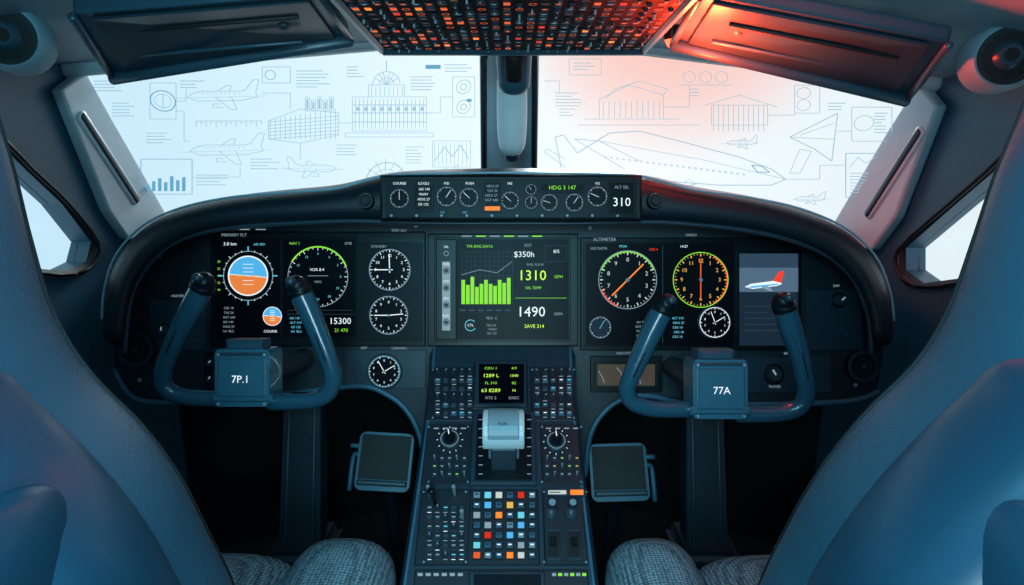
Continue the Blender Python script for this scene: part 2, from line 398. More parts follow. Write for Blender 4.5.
def specL(m):
    m.frame(150, 82, 176, 118, LW, .006, 'etch'); m.ring(163, 100, 9, 9.9, .006, 'etchb'); m.ring(163, 100, 6, 6.5, .006, 'etch'); m.line(163, 92, 163, 108, LW, .006, 'etch')
    plane_side(m, 222, 96, 1.15); plane_side(m, 226, 150, 1.2); plane_side(m, 312, 168, .8, -1)
    textblock(m, 146, 132, 176, 4); textblock(m, 94, 80, 130, 4); textblock(m, 112, 102, 142, 5); textblock(m, 180, 80, 206, 3)
    m.frame(141, 158, 192, 193, LW, .006, 'etchb')
    for i, h in enumerate((6, 10, 13, 9, 15, 11, 14)): m.rect(146+i*6, 190-h, 149.5+i*6, 190, .006, 'etchb')
    m.pl([(268, 120), (300, 108), (338, 112), (338, 134), (300, 142), (268, 138)], LW, .006, 'etch', True)
    for i in range(14): m.line(270+i*5, 118-(i*.8), 270+i*5, 138, LW, .006, 'etch')
    for i in range(6): m.line(268, 121+i*3.4, 338, 115+i*3.6, LW, .006, 'etch')
    for i in range(5): m.frame(305+i*6, 96+i % 2*3, 309+i*6, 110, LW, .006, 'etch'); m.rect(306+i*6, 98+i % 2*3, 308+i*6, 108, .006, 'etch')
    m.frame(352, 96, 426, 130, LW, .006, 'etch'); m.frame(368, 84, 404, 96, LW, .006, 'etch')
    m.ring(386, 84, 13, 13.7, .006, 'etch', 0, 180); m.ring(386, 84, 7, 7.6, .006, 'etch', 0, 180); m.line(386, 60, 386, 71, .9, .006, 'etch')
    for a in (30, 55, 75, 105, 125, 150): m.ray(386, 84, a, 0, 13, LW, .006, 'etch')
    for i in range(18): m.line(355+i*4, 98, 355+i*4, 128, LW, .006, 'etch')
    for yy in (104, 112, 121): m.line(352, yy, 426, yy, LW*1.4, .006, 'etch')
    for i in range(9): m.rect(356+i*8, 106, 359+i*8, 110, .006, 'etch')
    m.pl([(345, 132), (433, 132), (433, 136), (345, 136)], LW, .006, 'etch', True)
    for i in range(8): m.line(371+i*4.4, 86, 371+i*4.4, 95, LW, .006, 'etch')
    for cy in (86, 106): m.ring(463, cy, 7, 7.8, .006, 'etch'); m.ring(463, cy, 3, 3.6, .006, 'etchb')
    m.frame(452, 76, 474, 116, LW, .006, 'etch'); m.rect(466, 98, 471, 101, .006, 'etchb'); m.rect(425, 64, 440, 68, .006, 'etchb')
    textblock(m, 444, 64, 472, 3)
    m.ring(385, 178, 20, 20.7, .006, 'etchb', 0, 180); m.ring(385, 178, 12, 12.6, .006, 'etch', 0, 180)
    for a in (30, 60, 90, 120, 150): m.ray(385, 178, a, 0, 20, LW, .006, 'etch')
    m.frame(432, 140, 470, 166, LW, .006, 'etch'); m.pl([(434, 160), (444, 146), (452, 156), (460, 144), (468, 158)], LW, .006, 'etchb')
    for i in range(9): m.line(434+i*4, 142, 434+i*4, 164, LW*.8, .006, 'etch')
    textblock(m, 250, 158, 280, 4); textblock(m, 336, 144, 366, 4); textblock(m, 405, 146, 425, 6); textblock(m, 346, 66, 366, 4); textblock(m, 410, 76, 440, 5)
    for pth in ([(176, 100), (186, 100), (186, 88)], [(176, 110), (184, 110), (184, 140), (190, 140)], [(262, 92), (290, 92), (290, 108)], [(338, 122), (352, 122)], [(426, 112), (440, 112), (440, 96), (452, 96)], [(300, 142), (300, 158)], [(192, 176), (240, 176), (240, 166)]):
        m.pl(pth, LW, .006, 'etch')
    plane_side(m, 442, 172, .5)
    textblock(m, 196, 174, 232, 4); textblock(m, 296, 70, 330, 6)
    m.frame(262, 66, 290, 82, LW, .006, 'etch'); m.ring(270, 74, 4, 4.6, .006, 'etchb')
    for i in range(14): m.line(196+i*5, 120, 196+i*5, 123 if i % 2 else 126, LW, .006, 'etch')
    m.line(196, 120, 262, 120, LW, .006, 'etch')
def specR(m):
    m.pl([(600, 118), (600, 98), (630, 84), (664, 94), (664, 118)], LW, .006, 'etch', True)
    m.pl([(606, 98), (616, 88), (640, 80), (668, 88), (664, 94)], LW, .006, 'etch')
    for i in range(11): m.line(604+i*5.6, 100, 604+i*5.6, 117, LW, .006, 'etch')
    m.line(585, 118, 680, 118, LW, .006, 'etch'); m.line(578, 124, 700, 124, LW, .006, 'etch')
    m.frame(570, 58, 602, 74, LW, .006, 'etch'); textblock(m, 574, 62, 598, 3); textblock(m, 556, 92, 585, 5)
    m.frame(712, 104, 768, 124, LW, .006, 'etch')
    for i in range(11): m.line(714+i*5, 104, 714+i*5, 130, LW, .006, 'etch')
    m.pl([(705, 104), (740, 94), (778, 106)], LW, .006, 'etch')
    for cx in (690, 706, 722): m.ring(cx, 76, 5, 5.6, .006, 'etch'); m.line(cx-10, 84, cx+10, 84, LW, .006, 'etch')
    m.pl([(562, 168), (556, 136), (564, 134), (578, 152), (610, 132), (640, 130), (680, 140), (740, 156), (772, 168), (786, 178), (772, 184), (720, 184), (640, 178), (590, 172)], LW*1.6, .006, 'etch', True)
    m.pl([(640, 160), (600, 140), (575, 138), (625, 168)], LW*1.3, .006, 'etch'); m.pl([(655, 176), (618, 194), (634, 196), (700, 182)], LW*1.5, .006, 'etch')
    m.pl([(566, 158), (548, 148), (545, 151), (566, 166)], LW*1.3, .006, 'etch')
    m.pl([(600, 140), (700, 158), (786, 178)], LW, .006, 'etch')
    m.pl([(752, 164), (762, 165), (770, 171), (758, 171)], LW*1.5, .006, 'etchb', True)
    for i in range(24): m.ring(606+i*6, 156+i*.75, .8, 1.3, .006, 'etchb', n=8)
    m.ring(672, 187, 5, 5.7, .006, 'etch'); m.ring(690, 182, 4, 4.6, .006, 'etch')
    m.pl([(790, 136), (838, 112), (832, 160), (815, 148)], LW*1.4, .006, 'etch', True); m.line(790, 136, 834, 138, LW, .006, 'etch'); m.line(800, 134, 834, 122, LW, .006, 'etch')
    m.pl([(800, 148), (790, 172), (800, 172), (812, 150)], LW, .006, 'etch', True)
    plane_side(m, 742, 142, .5); plane_side(m, 810, 198, .5)
    m.frame(846, 152, 884, 196, LW, .006, 'etchb'); textblock(m, 850, 172, 880, 7); m.pl([(850, 166), (858, 156), (866, 162), (876, 156)], LW, .006, 'etch')
    m.frame(852, 106, 892, 140, LW, .006, 'etch'); m.ring(864, 122, 7, 7.6, .006, 'etch'); textblock(m, 874, 112, 888, 7)
    for cy in (92, 104): m.ring(804, cy, 5, 5.6, .006, 'etch')
    m.frame(795, 84, 820, 112, LW, .006, 'etch'); textblock(m, 828, 102, 848, 3)
    textblock(m, 560, 108, 578, 3); textblock(m, 690, 88, 706, 3)
    for pth in ([(664, 106), (690, 106), (690, 84)], [(768, 114), (795, 114), (795, 104)], [(838, 130), (852, 130)], [(786, 178), (820, 178), (820, 164), (846, 164)], [(545, 80), (560, 80), (560, 92)]):
        m.pl(pth, LW, .006, 'etch')
drawing('etched_diagram', FLf, specL, W1); drawing('etched_diagram', FRf, specR, W2)
# ================================================================== instrument panel
OUT = [(122, 300), (150, 240), (220, 205), (380, 195), (640, 195), (745, 205), (850, 245), (876, 295), (884, 350), (878, 392), (840, 402), (700, 404), (650, 396), (625, 398), (604, 412), (590, 436), (585, 476),
       (424, 476), (421, 440), (408, 412), (388, 395), (360, 386), (300, 392), (180, 402), (134, 398), (114, 370), (112, 335)]
ip = slab('instrument_panel', [w2(*p, 1.552) for p in OUT], .12, NP, 'panel', bevel=.006)
low = OUT[9:17]; low2 = OUT[17:26]
tube('edge_rim', [w2(x, y, 1.545) for x, y in low], .007, 'key', ip, k=4)
tube('edge_rim', [w2(x, y, 1.545) for x, y in low2], .007, 'key', ip, k=4)
aff = lambda px, py: ((px-512)*.0025, (292.5-py)*.0025)
def PM(): return MB(PF, .0025, aff)
pm = PM()
for r in ((212, 232, 426, 346), (428, 234, 578, 346), (580, 238, 800, 350)):
    pm.box(*r, 0, .010, 'bezel')
pm.box(150, 300, 206, 350, 0, .003, 'panel_lt'); pm.box(205, 352, 222, 392, 0, .006, 'bezel')
pm.box(346, 350, 426, 388, 0, .004, 'panel_lt'); pm.box(590, 356, 662, 392, 0, .006, 'bezel'); pm.box(740, 356, 830, 392, 0, .004, 'panel_lt'); pm.box(806, 290, 862, 350, 0, .003, 'panel_lt')
for x, y in [(160, 256), (175, 320), (195, 340), (416, 226), (222, 226), (590, 228), (790, 232), (838, 262), (846, 335), (350, 354), (420, 354), (350, 384), (745, 360), (825, 360), (825, 388), (140, 380), (855, 385)]:
    pm.cyl(x, y, 2, 0, .003, 'knob_lt', n=10)
for x, y, r in [(773, 374, 8), (212, 362, 4), (212, 378, 4), (445, 355, 5), (560, 357, 4), (838, 300, 6), (165, 330, 5)]: pm.knob(x, y, r)
for i in range(10):
    pm.box(458+i*9.6, 353, 464+i*9.6, 360, 0, .006, 'knob')
    if i % 3 == 0: pm.rect(459+i*9.6, 355, 463+i*9.6, 357, .0065, 'red')
for x in (224, 240, 256): pm.rect(x, 229, x+10, 230, .002, 'grey')
for x, y, t in ((365, 347.5, 'ADF'), (400, 348, 'CHRONO'), (625, 353, 'NAV STORE'), (785, 353, 'BRT'), (180, 296, 'HEATER'), (834, 286, 'DIM'), (400, 231, 'STBY ALT'), (690, 235.5, 'RADIO'), (773, 386, 'FLOOD')): pm.text(t, x, y, 2.6, .0110, 'grey')
pm.text('PRIMARY FLT', 236, 235.5, 3.2, .0105, 'grey'); pm.text('ALTIMETER', 604, 240, 3.4, .0105, 'grey')
pm.box(594, 362, 657, 387, .006, .008, 'black'); pm.rect(597, 364, 654, 385, .0085, 'bronze')
for i in range(9): pm.pl([(598+i*6, 366+random.random()*8), (602+i*6, 370+random.random()*8), (604+i*6, 376+random.random()*8)], .6, .009, 'oh_dim' if i % 3 else 'grey')
pm.build('panel_fittings', ip)
def outlet(name, px, py, r, d=1.535):
    F = Frame(pt(px, py, d), RX, UP); m = MB(F, d/FPX, lambda a, b: ((a)*d/FPX, -(b)*d/FPX))
    m.cyl(0, 0, r, -.03, .006, 'bezel', n=36, cap='black'); m.ring(0, 0, r*.82, r*1.05, .0075, 'panel_lt')
    m.ring(0, 0, r*.45, r*.5, .009, 'knob'); m.disk(0, 0, r*.2, .010, 'knob')
    for i in range(-3, 4):
        l = math.sqrt(max(0, (.8*r)**2-(i*r*.22)**2)); m.box(-l, i*r*.22-.5, l, i*r*.22+.5, .0065, .0085, 'bezel')
    return m.build(name, ip)
outlet('air_outlet', 137, 349, 17); outlet('air_outlet', 862, 366, 15)
def gauge(m, x, y, r, h, ring='grey', n=24, needles=((60, 'white'),), tick='white', face='screen', rw=.045, arc=None, nums=0, bez=True, long=3):
    if bez: m.cyl(x, y, r*1.13, h-.004, h+.003, 'knob', r*1.1, n=40, cap='bezel')
    h += .0035; m.disk(x, y, r, h, face); m.ring(x, y, r*(1-rw), r, h+.0004, ring)
    for i in range(n):
        a = 360*i/n; L = .84 if i % long == 0 else .89
        m.ray(x, y, a, r*L, r*.94, r*(.04 if i % long == 0 else .02), h+.0006, tick)
    if nums:
        for i in range(nums):
            a = 90-360*i/nums; ar = math.radians(a); m.text(str(i if nums == 10 else (i or 12)), x+math.cos(ar)*r*.68, y-math.sin(ar)*r*.68, r*.15, h+.0006, tick)
    if arc:
        for a0, a1, c in arc: m.ring(x, y, r*.93, r*.97, h+.0009, c, a0, a1)
    for a, c in needles:
        m.ray(x, y, a, -r*.15, r*.76, r*.045, h+.0012, c)
    m.disk(x, y, r*.07, h+.0016, 'knob_lt')
def display(name, x0, y0, x1, y1, h=.010):
    m = PM(); m.box(x0, y0, x1, y1, h, h+.006, 'bezel'); m.rect(x0+1.6, y0+1.6, x1-1.6, y1-1.6, h+.0064, 'screen'); return m, h+.0068
def smalltext(m, x, y, n, h, c='grey', size=2.6, dy=4.4, pool=('IAS 140', 'N1 98.2', 'ALT 310', 'HDG 27', 'VNAV', 'GS 122', 'TAS 24', 'EGT 640', 'CRS 18')):
    for i in range(n): m.text(random.choice(pool), x+random.uniform(-1, 1), y+i*dy, size, h, c)
def attitude(m, x, y, r, h):
    m.disk(x, y, r, h, 'blue', a0=-5, a1=175); m.disk(x, y, r, h, 'brown', a0=175, a1=355)
    m.ray(x, y, 175, -r, r, .7, h+.0004, 'white')
    for k in (-.6, -.4, -.2, .25, .45): m.line(x-r*.28, y+k*r, x+r*.28, y+k*r, .5, h+.0005, 'white')
    m.ring(x, y, r*.98, r*1.05, h+.0006, 'white'); m.line(x-r*.55, y, x-r*.2, y, 1.2, h+.0008, 'amber'); m.line(x+r*.2, y, x+r*.55, y, 1.2, h+.0008, 'amber')
m, h = display('flight_display', 217, 238, 284, 338)
attitude(m, 251, 276, 19, h)
m.ring(251, 276, 24, 24.7, h, 'grey')
for a in range(0, 360, 15): m.ray(251, 276, a, 24, 27 if a % 45 == 0 else 25.6, .6, h+.0002, 'white')
for a in (0, 90, 180, 270): m.ray(251, 276, a, 24, 29, 1.1, h+.0003, 'cyan')
attitude(m, 275, 316, 9, h); smalltext(m, 232, 308, 6, h+.0002, 'grey', 2.4, 4.6); m.text('3.0 km', 233, 244.5, 3.6, h, 'white'); m.text('AIR SPD', 262, 245, 2.4, h, 'cyan')
for i in range(5): m.text(str(20+i*5), 222, 262+i*7, 2.4, h, 'green')
m.text('COURSE', 273, 331, 2.6, h, 'white')
m.build('flight_display')
m, h = display('flight_display', 284, 238, 359, 338)
m.ring(320, 277, 29.3, 30, h, 'grey'); m.ring(320, 277, 29, 30.5, h+.0003, 'green', 20, 150); m.ring(320, 277, 29, 30.5, h+.0003, 'cyan', 180, 250)
for a in range(0, 360, 10): m.ray(320, 277, a, 26 if a % 30 == 0 else 27.5, 29, .5, h+.0002, 'white')
for i in range(12):
    a = math.radians(i*30); m.text(str(i*3), 320+math.cos(a)*22.5, 277-math.sin(a)*22.5, 2.4, h, 'cyan')
m.text('VOR 8.4', 319, 270, 3, h, 'white'); m.line(310, 276, 330, 276, .5, h, 'grey'); m.text('HDG', 320, 282, 2.4, h, 'grey')
m.text('15300', 342, 321, 6.5, h, 'white'); m.text('21 470', 343, 330, 3.6, h, 'green'); smalltext(m, 298, 318, 4, h, 'cyan', 2.4, 4.4)
for y in (313, 317): m.line(290, y-3, 355, y-3, .35, h, 'dgrey')
m.text('NAV 1', 297, 244, 2.8, h, 'green'); m.text('DME', 350, 244, 2.6, h, 'grey')
m.build('flight_display')
m = PM(); m.box(360, 243, 423, 340, .010, .013, 'screen2'); m.text('STANDBY', 380, 247, 2.6, .0135, 'grey'); m.build('gauge_plate', ip)
def one_gauge(*a, parent=None, **k):
    m = PM(); gauge(m, *a, **k); return m.build('gauge_face' if parent else 'analog_gauge', parent)
one_gauge(391, 270, 20.5, .013, 'grey', 36, ((180, 'white'), (92, 'white')), nums=12)
one_gauge(390, 315, 19, .013, 'grey', 30, ((180, 'white'), (5, 'white')), nums=10)
one_gauge(385, 371, 16, .006, 'chrome', 30, ((120, 'white'), (30, 'white')), nums=10, rw=.1)
m, h = display('engine_display', 435, 238, 570, 341)
m.box(437, 240, 457, 339, .012, .0185, 'bezel')
for i in range(5): m.cyl(447, 254+i*17, 3.4, .017, .019, 'bezel', n=16); m.ring(447, 254+i*17, 2, 2.6, .0192, 'grey'); m.rect(443, 262+i*17, 451, 263, .0188, 'grey'); m.text(('OIL', 'FUEL', 'HYD', 'APU', 'ELEC')[i], 447, 247.5+i*17, 2.3, .0190, 'white')
for i in range(12): m.line(462+i*4.6, 252, 462+i*4.6, 304, .3, h, 'dgrey')
for i in range(12): m.line(462, 252+i*4.7, 514, 252+i*4.7, .3, h, 'dgrey')
for i, b in enumerate((24, 19, 27, 17, 20, 24, 20, 18, 24, 21, 26)): m.rect(462+i*4.5, 304-b, 465.6+i*4.5, 304, h+.0003, 'green')
m.pl([(462, 275), (480, 270), (497, 273), (512, 262)], .5, h+.0004, 'grey')
m.text('TFR ENG DATA', 480, 247, 2.8, h, 'green'); m.text('EGT', 528, 246, 3, h, 'grey'); m.text('$350h', 524, 255, 6, h, 'white'); m.text('8/5', 556, 252, 3.6, h, 'white'); m.frame(545, 246, 566, 262, .4, h, 'dgrey')
m.text('1310', 532, 276, 10.5, h, 'lime'); m.text('GPH', 558, 277, 3.2, h, 'green'); m.text('FUEL FLOW', 535, 265, 2.4, h, 'grey'); m.text('OIL TEMP', 533, 288, 2.8, h, 'green')
m.text('1490', 531, 312, 10.5, h, 'white'); m.line(515, 298, 566, 298, .4, h, 'green'); m.text('RPM', 558, 314, 3.2, h, 'grey'); m.text('SAVE 214', 534, 326, 3.6, h, 'lime')
m.ring(471, 325, 5, 5.7, h, 'cyan', 40, 330); m.text('CTL', 471, 325, 2.6, h, 'white'); m.text('98.4  C', 492, 318, 2.8, h, 'grey'); smalltext(m, 492, 325, 3, h, 'grey', 2.4, 4)
for i in range(6): m.rect(460+i*9, 309, 466+i*9, 311, h, 'dgrey')
m.build('engine_display')
pmx = PM()
for i in range(6): pmx.rect(462+i*14, 236, 472+i*14, 237.2, .0105, 'green' if i % 2 else 'grey')
pmx.build('panel_legends', ip)
m, h = display('flight_display', 583, 242, 733, 347)
m.text('HSI DATA', 598, 249, 2.8, h, 'grey'); smalltext(m, 640, 322, 5, h, 'grey', 2.4, 4.4); m.line(661, 246, 661, 343, .5, h, 'dgrey'); m.text('CDI 4', 652, 250, 2.6, h, 'red'); m.text('14:27', 682, 247, 2.6, h, 'white')
smalltext(m, 676, 318, 5, h, 'cyan', 2.4, 4.6); m.text('PFDR', 622, 247, 2.5, h, 'cyan')
fdr = m.build('flight_display')
one_gauge(626, 280, 29, .018, 'grey', 48, ((45, 'orange'), (225, 'orange')), 'ivory', bez=False, nums=10, rw=.025, arc=((20, 160, 'green'), (200, 250, 'red')), parent=fdr)
one_gauge(698, 280, 27.5, .018, 'green', 48, ((90, 'oh_orange'), (270, 'oh_orange')), 'amber', bez=False, nums=12, rw=.03, arc=((-60, 60, 'red'),), parent=fdr)
one_gauge(599, 327, 10.5, .018, 'grey', 20, ((60, 'cyan'),), face='navy', parent=fdr)
one_gauge(712, 322, 15, .018, 'white', 24, ((110, 'white'), (30, 'white')), nums=10, parent=fdr)
m, h = display('map_display', 735, 252, 797, 347)
m.rect(737, 254, 795, 300, h-.0002, 'skyp2'); m.rect(737, 288, 795, 345, h, 'navy'); m.rect(737, 268, 795, 292, h+.0001, 'skyp')
h += .0005
m.poly([(742, 287), (748, 284), (770, 281), (777, 282), (779, 284), (774, 286), (750, 289)], h, 'white')
m.poly([(770, 281), (776, 272), (781, 271), (778, 283)], h+.0002, 'red'); m.poly([(756, 286), (766, 291), (770, 291), (764, 285)], h+.0002, 'grey'); m.poly([(744, 287.4), (750, 286), (776, 283.6), (774, 285), (750, 288)], h+.0003, 'blue')
for i in range(5): m.line(742, 306+i*6, 742+random.uniform(20, 46), 306+i*6, .6, h, 'dgrey')
m.build('map_display')
# ================================================================== glareshield
Oa = [(100, 345), (101, 318), (104, 285), (116, 252), (142, 224), (180, 206), (230, 195), (285, 190), (335, 186), (362, 178), (392, 171), (450, 169), (512, 168), (575, 169), (634, 171), (664, 178), (695, 187), (745, 194), (800, 206), (846, 226), (876, 254), (891, 290), (895, 320), (896, 348)]
Ia = [(126, 352), (128, 326), (132, 298), (144, 272), (166, 248), (200, 233), (245, 226), (295, 223), (340, 221), (368, 221), (394, 222), (450, 223), (512, 223), (575, 223), (632, 222), (658, 222), (690, 224), (738, 229), (785, 238), (824, 254), (850, 276), (864, 304), (869, 326), (870, 352)]
vs = []; fs = []; NS = 8
for i, (o, n) in enumerate(zip(Oa, Ia)):
    mix = lambda t: (o[0]+(n[0]-o[0])*t, o[1]+(n[1]-o[1])*t)
    endf = max(0, min(1, (330-o[1])/110))
    W = pt(*o, 1.47)
    vs += [W+Vector((0, .06+.42*endf, -.012*endf)), W+Vector((0, .03+.1*endf, 0)), W, pt(*mix(.10), 1.415), pt(*mix(.45), 1.395), pt(*mix(.85), 1.405), pt(*n, 1.43), pt(*n, 1.555)]
for i in range(len(Oa)-1):
    for j in range(NS-1): a = i*NS+j; fs.append([a, a+1, a+NS+1, a+NS])
for e in (0, len(Oa)-1):
    f = [e*NS+j for j in range(NS)]; fs.append(f if e else f[::-1])
gs = mkobj('glareshield', vs, fs, ['hood'], None, True)
sd = gs.modifiers.new('sub', 'SUBSURF'); sd.levels = 2; sd.render_levels = 2
tube('rim_highlight', [vs[i*NS+3]+Vector((0, -.006, .002)) for i in range(1, len(Oa)-1)], .0028, 'rim_highlight', gs, k=5, n=8)  # thin bright tube stands in for the highlight along the hood lip
tube('lower_lip', [vs[i*NS+6]+Vector((0, -.004, 0)) for i in range(len(Oa))], .006, 'panel_lt', gs, k=5, n=8)
GD = 1.385; GF = Frame(CAM+FW*GD, RX, UP); gk = GD/FPX
m = MB(GF, gk, lambda px, py: ((px-512)*gk, (292.5-py)*gk))
m.box(380, 175, 642, 221, -.02, .004, 'bezel'); m.box(386, 179, 636, 218, .002, .006, 'screen2')
h = .0065
def g2(x, y, r, **k): gauge(m, x, y, r, .004, 'grey', 16, ((random.randint(0, 180), 'white'),), long=2, **k)
for x, y, r in [(400, 199, 9), (447, 197, 9.5), (469, 198, 9), (510, 201, 8.5), (531, 190, 5), (531, 203, 6), (549, 203, 8), (574, 203, 8.5), (597, 197, 9.5)]: g2(x, y, r)
for x0, y0, x1, y1 in [(414, 186, 434, 212), (483, 182, 502, 213), (540, 184, 584, 193), (608, 182, 634, 215)]:
    m.box(x0, y0, x1, y1, .005, .009, 'bezel'); m.rect(x0+1, y0+1, x1-1, y1-1, .0092, 'screen')
m.text('310', 621, 203, 9, .0095, 'white'); m.text('ALT SEL', 621, 188, 3, .0095, 'grey'); m.rect(485, 207, 500, 211, .0095, 'orange'); smalltext(m, 492, 187, 4, .0095, 'grey', 2.6, 4.6)
m.text('HDG 3 147', 562, 188.5, 4.2, .0095, 'green'); smalltext(m, 424, 190, 4, .0095, 'white', 2.6, 5)
for x, t in ((400, 'COURSE'), (424, 'ILS/GLS'), (447, 'F/D'), (470, 'PUSH'), (510, 'IAS'), (597, 'V/S')): m.text(t, x, 184, 2.6, h, 'white')
for i in range(10): m.cyl(392+i*25, 216, 1.4, .004, .008, 'knob_lt', n=8)
m.box(440, 211, 446, 215, .005, .010, 'knob'); m.box(462, 211, 468, 215, .005, .010, 'knob')
m.build('autopilot_control_panel')
for px, py in ((366, 201), (655, 201)):
    F = Frame(pt(px, py, 1.39), RX, UP); q = MB(F, .00224, lambda a, b: (a*.00224, -b*.00224)); q.cyl(0, 0, 8, -.02, .006, 'bezel', n=24); q.cyl(0, 0, 5, .004, .010, 'black', n=20); q.ring(0, 0, 6.6, 7.2, .0068, 'knob'); q.build('bezel_socket', gs)
# ================================================================== centre pedestal
A = pt(505, 347, 1.52); B = pt(499, 600, 1.13)
PS = Frame(A, RX, (A-B))
L = (A-B).length
def PW(u, v, hh=0): return PS.w(u, v, hh)
vsd = []; fsd = []
secs = [(0.0, .172), (-.15, .168), (-.32, .172), (-L-.02, .182)]
for v, wdt in secs:
    p = PW(-wdt-.005, v); q = PW(wdt-.008, v)
    vsd += [Vector((p.x-.012, p.y, 0)), Vector((p.x-.008, p.y, p.z-.02)), Vector((p.x+.004, p.y, p.z)), Vector((q.x-.004, q.y, q.z)), Vector((q.x+.008, q.y, q.z-.02)), Vector((q.x+.012, q.y, 0))]
for i in range(len(secs)-1):
    for j in range(5): a = i*6+j; fsd.append([a, a+6, a+7, a+1])
fsd.append([len(vsd)-6+j for j in range(6)])
cpd = mkobj('center_pedestal', vsd, fsd, ['panel_lt'])
tube('edge_trim', [vsd[i*6+2] for i in range(4)], .004, 'key', cpd, k=3, n=8); tube('edge_trim', [vsd[i*6+3] for i in range(4)], .004, 'key', cpd, k=3, n=8)
k0 = .0021
m = MB(PS, k0)
for r in ((431, 368, 473, 422), (530, 368, 576, 422), (474, 362, 528, 410), (427, 425, 470, 486), (540, 425, 583, 486), (422, 490, 468, 566), (470, 490, 540, 566), (542, 490, 588, 566), (415, 570, 590, 600)):
    m.box(*r, .0, .005, 'panel', .5)
for r in ((431, 368, 473, 422), (530, 368, 576, 422), (427, 425, 470, 486), (540, 425, 583, 486), (422, 490, 468, 566), (542, 490, 588, 566)):
    for x in (r[0]+2, r[2]-2):
        for y in (r[1]+3, r[3]-3): m.cyl(x, y, 1.1, .004, .0065, 'knob_lt', n=8)
m.box(476, 364, 527, 409, .005, .012, 'knob'); m.rect(479, 367, 524, 406, .0125, 'screen')
for i, (a, b, c) in enumerate((('CDU 1', '4/9', 'green'), ('1289 L', '1540', 'lime'), ('FL 310', '82', 'green'), ('63 8289', 'N', 'lime'), ('RTE 2', 'EXEC', 'grey'))):
    m.text(a, 491, 371.5+i*7.4, 3.6 if i % 2 == 0 else 4.8, .013, c); m.text(b, 514, 371.5+i*7.4, 3.6, .013, c)
for X0 in (434, 533):
    for i in range(5):
        for j in range(6):
            x = X0+4+i*8; y = 374+j*8.2
            if j in (0, 3): m.cyl(x, y, 2.5, .005, .016, 'knob', 2.0, n=12); m.ray(x, y, random.randint(20, 160), 0, 2, .6, .0165, 'grey')
            else:
                m.box(x-2.8, y-2.2, x+2.8, y+2.2, .005, .010, random.choice(['knob', 'key', 'knob'])); m.rect(x-1.6, y-.5, x+1.6, y+.4, .0104, random.choice(['grey', 'grey', 'white', 'dgrey', 'cyan']))
            if random.random() < .5: m.rect(x-2, y+3.2, x+2, y+3.9, .0055, 'grey')
for x, y in ((450, 441), (556, 443)):
    m.cyl(x, y, 11, .004, .012, 'knob', n=32); m.ring(x, y, 8.6, 9.2, .0125, 'grey'); m.cyl(x, y, 6.5, .01, .030, 'bezel', 5.2, n=24); m.ray(x, y, 100, 0, 5, 1, .031, 'white')
    for a in range(0, 360, 30): m.ray(x, y, a, 11.6, 13.2, .6, .0055, 'white')
for X0, X1 in ((431, 468), (543, 580)):
    for j, y in enumerate((460, 468, 476)):
        for i in range(5):
            x = X0+4+i*7.4
            if (i+j) % 3 == 0: m.toggle(x, y, 1.8)
            else: m.box(x-2.3, y-2, x+2.3, y+2, .005, .009, 'knob'); m.rect(x-1.2, y-.5, x+1.2, y+.5, .0094, random.choice(['grey', 'green', 'grey', 'amber']))
    for i in range(4): m.rect(X0+3+i*9, 429, X0+8+i*9, 430.2, .0055, 'grey')
m.box(473, 414, 537, 487, .0, .014, 'panel_lt'); m.box(478, 418, 532, 484, .012, .018, 'bezel')
for i in range(7): m.line(479, 424+i*9, 483, 424+i*9, .8, .0185, 'grey'); m.line(527, 424+i*9, 531, 424+i*9, .8, .0185, 'grey')
for i in range(5):
    for j in range(7):
        x = 430+i*8; y = 500+j*9.4
        if j == 0: continue
        if (i*3+j*5) % 4 == 0: m.cyl(x, y, 2.6, .005, .015, 'knob', 2, n=12); m.ray(x, y, 90, 0, 2, .7, .0155, 'grey')
        else: m.box(x-3, y-2.6, x+3, y+2.6, .005, .009, 'knob'); m.rect(x-1.8, y-.6, x+1.8, y+.4, .0094, random.choice(['grey', 'dgrey', 'grey', 'grey', 'cyan']))
        m.rect(x-2.4, y+3.8, x+1.6, y+4.5, .0055, random.choice(['grey', 'dgrey', 'white']))
for i, (x, y) in enumerate(((430, 496), (455, 496), (463, 520))): m.toggle(x, y, 3, .045)
cols = {(0, 1): 'cyan', (0, 4): 'oh_red', (1, 3): 'amber', (2, 0): 'grey', (2, 2): 'orange', (3, 4): 'blue', (4, 1): 'oh_red', (5, 0): 'cyan', (6, 0): 'oh_orange', (6, 3): 'orange', (6, 4): 'ivory', (3, 1): 'grey', (1, 1): 'blue', (4, 3): 'blue', (2, 4): 'cyan', (5, 4): 'grey', (0, 2): 'ivory'}
for j in range(7):
    for i in range(6):
        x = 477+i*11; y = 497+j*10; c = cols.get((j, i), None)
        m.box(x-4, y-3.6, x+4, y+3.6, .005, .008, 'black')
        m.box(x-3.2, y-2.8, x+3.2, y+2.8, .005, .013, c or ('key' if (i*3+j*2) % 5 else 'knob_lt'))
        if not c: m.rect(x-1.8, y-.6, x+1.8, y+.6, .0134, 'white' if (i+j) % 3 else 'navy')
m.box(545, 490.5, 586, 498, .005, .010, 'knob'); m.rect(548, 492.5, 566, 496.5, .0105, 'ivory'); m.rect(570, 492, 583, 497, .0105, 'orange'); m.rect(549, 494, 560, 495, .0108, 'navy')
for x, y in ((551, 514), (571, 514)):
    m.cyl(x, y, 6, .004, .010, 'knob', n=24); m.cyl(x, y, 2.2, .008, .045, 'chrome', 2.6, n=14); m.cyl(x, y, 4.2, .04, .056, 'knob', 3.6, n=18, cap='knob_lt')
for x in (545, 566): m.box(x, 530, x+16, 562, .004, .009, 'knob'); m.rect(x+2, 533, x+14, 559, .0095, 'black'); m.box(x+5, 540, x+11, 548, .0095, .016, 'bezel')
